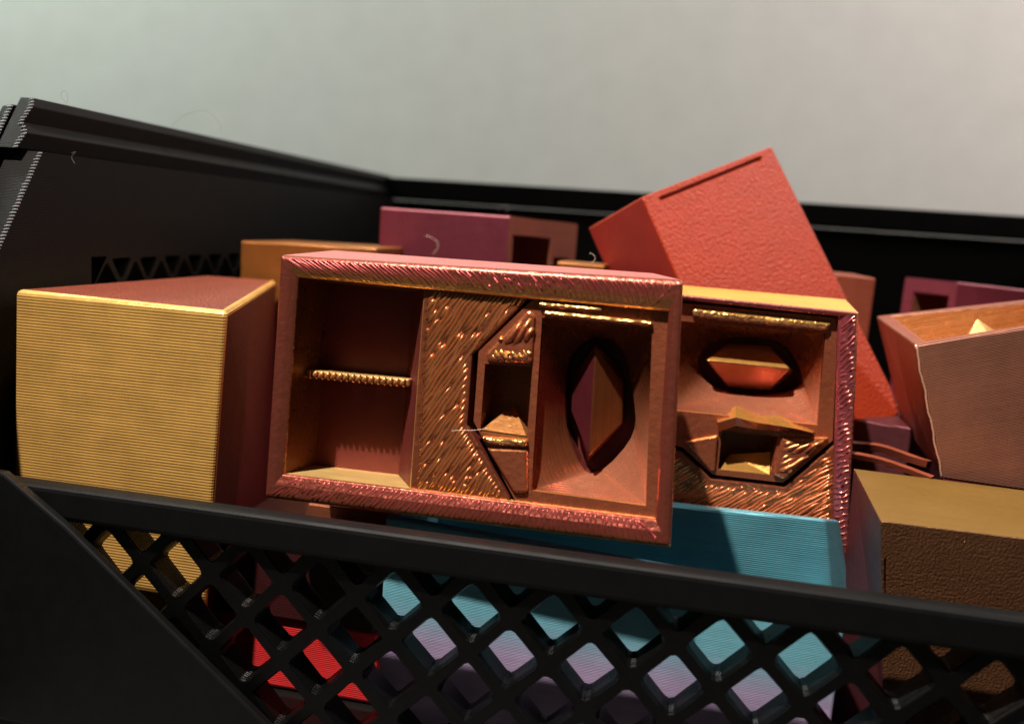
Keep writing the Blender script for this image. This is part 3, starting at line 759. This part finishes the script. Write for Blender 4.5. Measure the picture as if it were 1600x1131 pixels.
m_mag_open = silk('copper_magenta_silk', (.20, .045, .028), (.26, .07, .04), line=.00004, rough=.4, metallic=.3)
m_mag_far = silk('pink_magenta_silk', (.24, .035, .055), (.55, .20, .24), toward=(0, 0, 1), line=.00003, rough=.4, metallic=.3, lo=.2, hi=.8)
m_mag_in = silk('magenta_inside', (.24, .05, .03), (.40, .16, .07), line=.00006, rough=.4, metallic=.3)
A, B, C = at_y(594, 324, .236), at_y(796, 338, .232), at_y(903, 350, .258)
window_box('compartment_box', Frame((B.x, B.y, FLOOR + .0003)), A, B, C, [(.07, .60, .12, .95, .012), (.68, .88, .24, .9, .006)], [m_magenta, m_mag_open, m_mag_in],
           'magenta box behind the front box with small openings in its right side', 'box', 'magenta boxes with openings', FLOOR + .0003)
A, B, C = at_y(1640, 457, .262), at_y(1497, 441, .262), at_y(1415, 433, .280)
window_box('compartment_box', Frame((B.x, B.y, FLOOR + .0003)), A, B, C, [(.14, .80, .10, .95, .010)], [m_mag_far, m_mag_far, m_mag_in],
           'magenta box at far right with an opening in its left side', 'box', 'magenta boxes with openings', FLOOR + .0003)
def block(name, frame_pt, f, depth, mats, mi, label, cat, group, zb, bevel=.0005):
    fr = Frame(frame_pt); t = thing(name, fr, label, cat, group)
    F = [f[0], f[1], V3((f[1].x, f[1].y, zb)), V3((f[0].x, f[0].y, zb))]
    n = (f[1] - f[0]).cross(V3((0, 0, 1))).normalized(); n = n if n.y > 0 else -n
    mesh_obj('body', hexa([fr.w(v) for v in F], [fr.w(v + n * depth) for v in F], mi), mats, t, bevel=bevel)
    return t
a, b = at_y(376, 376, .214), at_y(590, 388, .214)
block('printed_box', V3((a.x, a.y, FLOOR + .0003)), [a, b], .031, [m_orange], (0,) * 6, 'orange gold box between the black side wall and the magenta box', 'box', 'closed printed boxes', FLOOR + .0003)
a, b = at_y(1306, 428, .255), at_y(1369, 435, .255)
block('printed_box', V3((a.x, a.y, FLOOR + .0003)), [a, b], .03, [m_copper_red], (0,) * 6, 'small coral copper box showing behind the red block, against the black rear wall', 'box', 'closed printed boxes', FLOOR + .0003)
a, b = at_y(870, 408, .212), at_y(946, 414, .212)
block('printed_box', V3((a.x, a.y, FLOOR + .0003)), [a, b], .012, [m_orange], (0,) * 6, 'sliver of a gold box between the magenta box and the red block', 'box', 'closed printed boxes', FLOOR + .0003)
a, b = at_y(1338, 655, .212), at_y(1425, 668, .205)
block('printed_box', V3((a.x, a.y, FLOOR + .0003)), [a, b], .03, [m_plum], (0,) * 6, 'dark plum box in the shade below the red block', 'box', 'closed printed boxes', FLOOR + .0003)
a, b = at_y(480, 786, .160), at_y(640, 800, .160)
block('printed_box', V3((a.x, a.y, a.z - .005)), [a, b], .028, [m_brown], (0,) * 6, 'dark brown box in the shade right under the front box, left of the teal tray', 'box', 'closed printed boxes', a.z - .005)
# loose printed strips in the gap
def strip(pts, y, wd, label):
    P = [at_y(px, py, yy) for (px, py), yy in zip(pts, y)]
    fr = Frame(P[0]); sp = spline([fr.w(p) for p in P], 6); bm = bmesh.new(); up = V3((0, -.35, .9)).normalized() * wd; rows = []
    for i, p in enumerate(sp):
        t = (sp[min(i + 1, len(sp) - 1)] - sp[max(i - 1, 0)]).normalized(); n = t.cross(up).normalized() * .0005
        rows.append([bm.verts.new(p + n), bm.verts.new(p + up + n), bm.verts.new(p + up - n), bm.verts.new(p - n)])
    for i in range(len(rows) - 1):
        for k in range(4): bm.faces.new([rows[i][k], rows[i][(k + 1) % 4], rows[i + 1][(k + 1) % 4], rows[i + 1][k]])
    bm.faces.new(rows[0]); bm.faces.new(rows[-1][::-1])
    tag(mesh_obj('printed_strip', bm, m_copper_red, None, fr), label, 'strip', 'loose curled strips')
strip([(1330, 700), (1375, 705), (1425, 722), (1450, 730)], [.186, .186, .184, .18], .0016, 'upper curled copper strip lying in the gap below the red block')
strip([(1330, 714), (1370, 722), (1410, 735), (1455, 752)], [.178, .178, .176, .172], .0012, 'lower curled copper strip lying just above the olive box')

# ------------------------------------------------------------------ fibres
def fibre(pts, y, r, label, m=None, name='stray_hair', cat='hair', group='stray hairs and threads'):
    P = [at_y(px, py, yy) for (px, py), yy in zip(pts, y)] if isinstance(y, (list, tuple)) else [at_y(px, py, y) for px, py in pts]
    fr = Frame(P[0]); bm = tube(bmesh.new(), spline([fr.w(p) for p in P]), r * .62, 5)
    tag(mesh_obj(name, bm, m or m_fibre, None, fr, smooth=True), label, cat, group)
fibre([(105, 163), (96, 152), (97, 144), (103, 143), (106, 152), (105, 160)], .156, .00004, 'small looped hair on the black rim near the left corner')
fibre([(268, 197), (290, 180), (318, 173), (335, 183), (344, 196), (345, 206)], .20, .00005, 'long arched hair rising from the black side rim')
fibre([(112, 240), (118, 238), (112, 246), (117, 256)], .150, .00008, 'grey fluff caught under the side lip')
fibre([(664, 369), (672, 370), (683, 378), (684, 388), (676, 397)], .2295, .00009, 'pale curled thread on the magenta box face', m_thread)
fibre([(924, 412), (930, 404), (926, 397), (921, 396)], .19, .00008, 'tiny pale curl beside the red block', m_thread)
fibre([(778, 330), (782, 322), (793, 320), (796, 327), (790, 331)], .24, .00008, 'dark fluff on top of the magenta box')
fibre([(706, 673), (722, 672), (742, 672), (760, 669)], .1385, .00009, 'pale thread strung across the groove of the front box', m_thread)
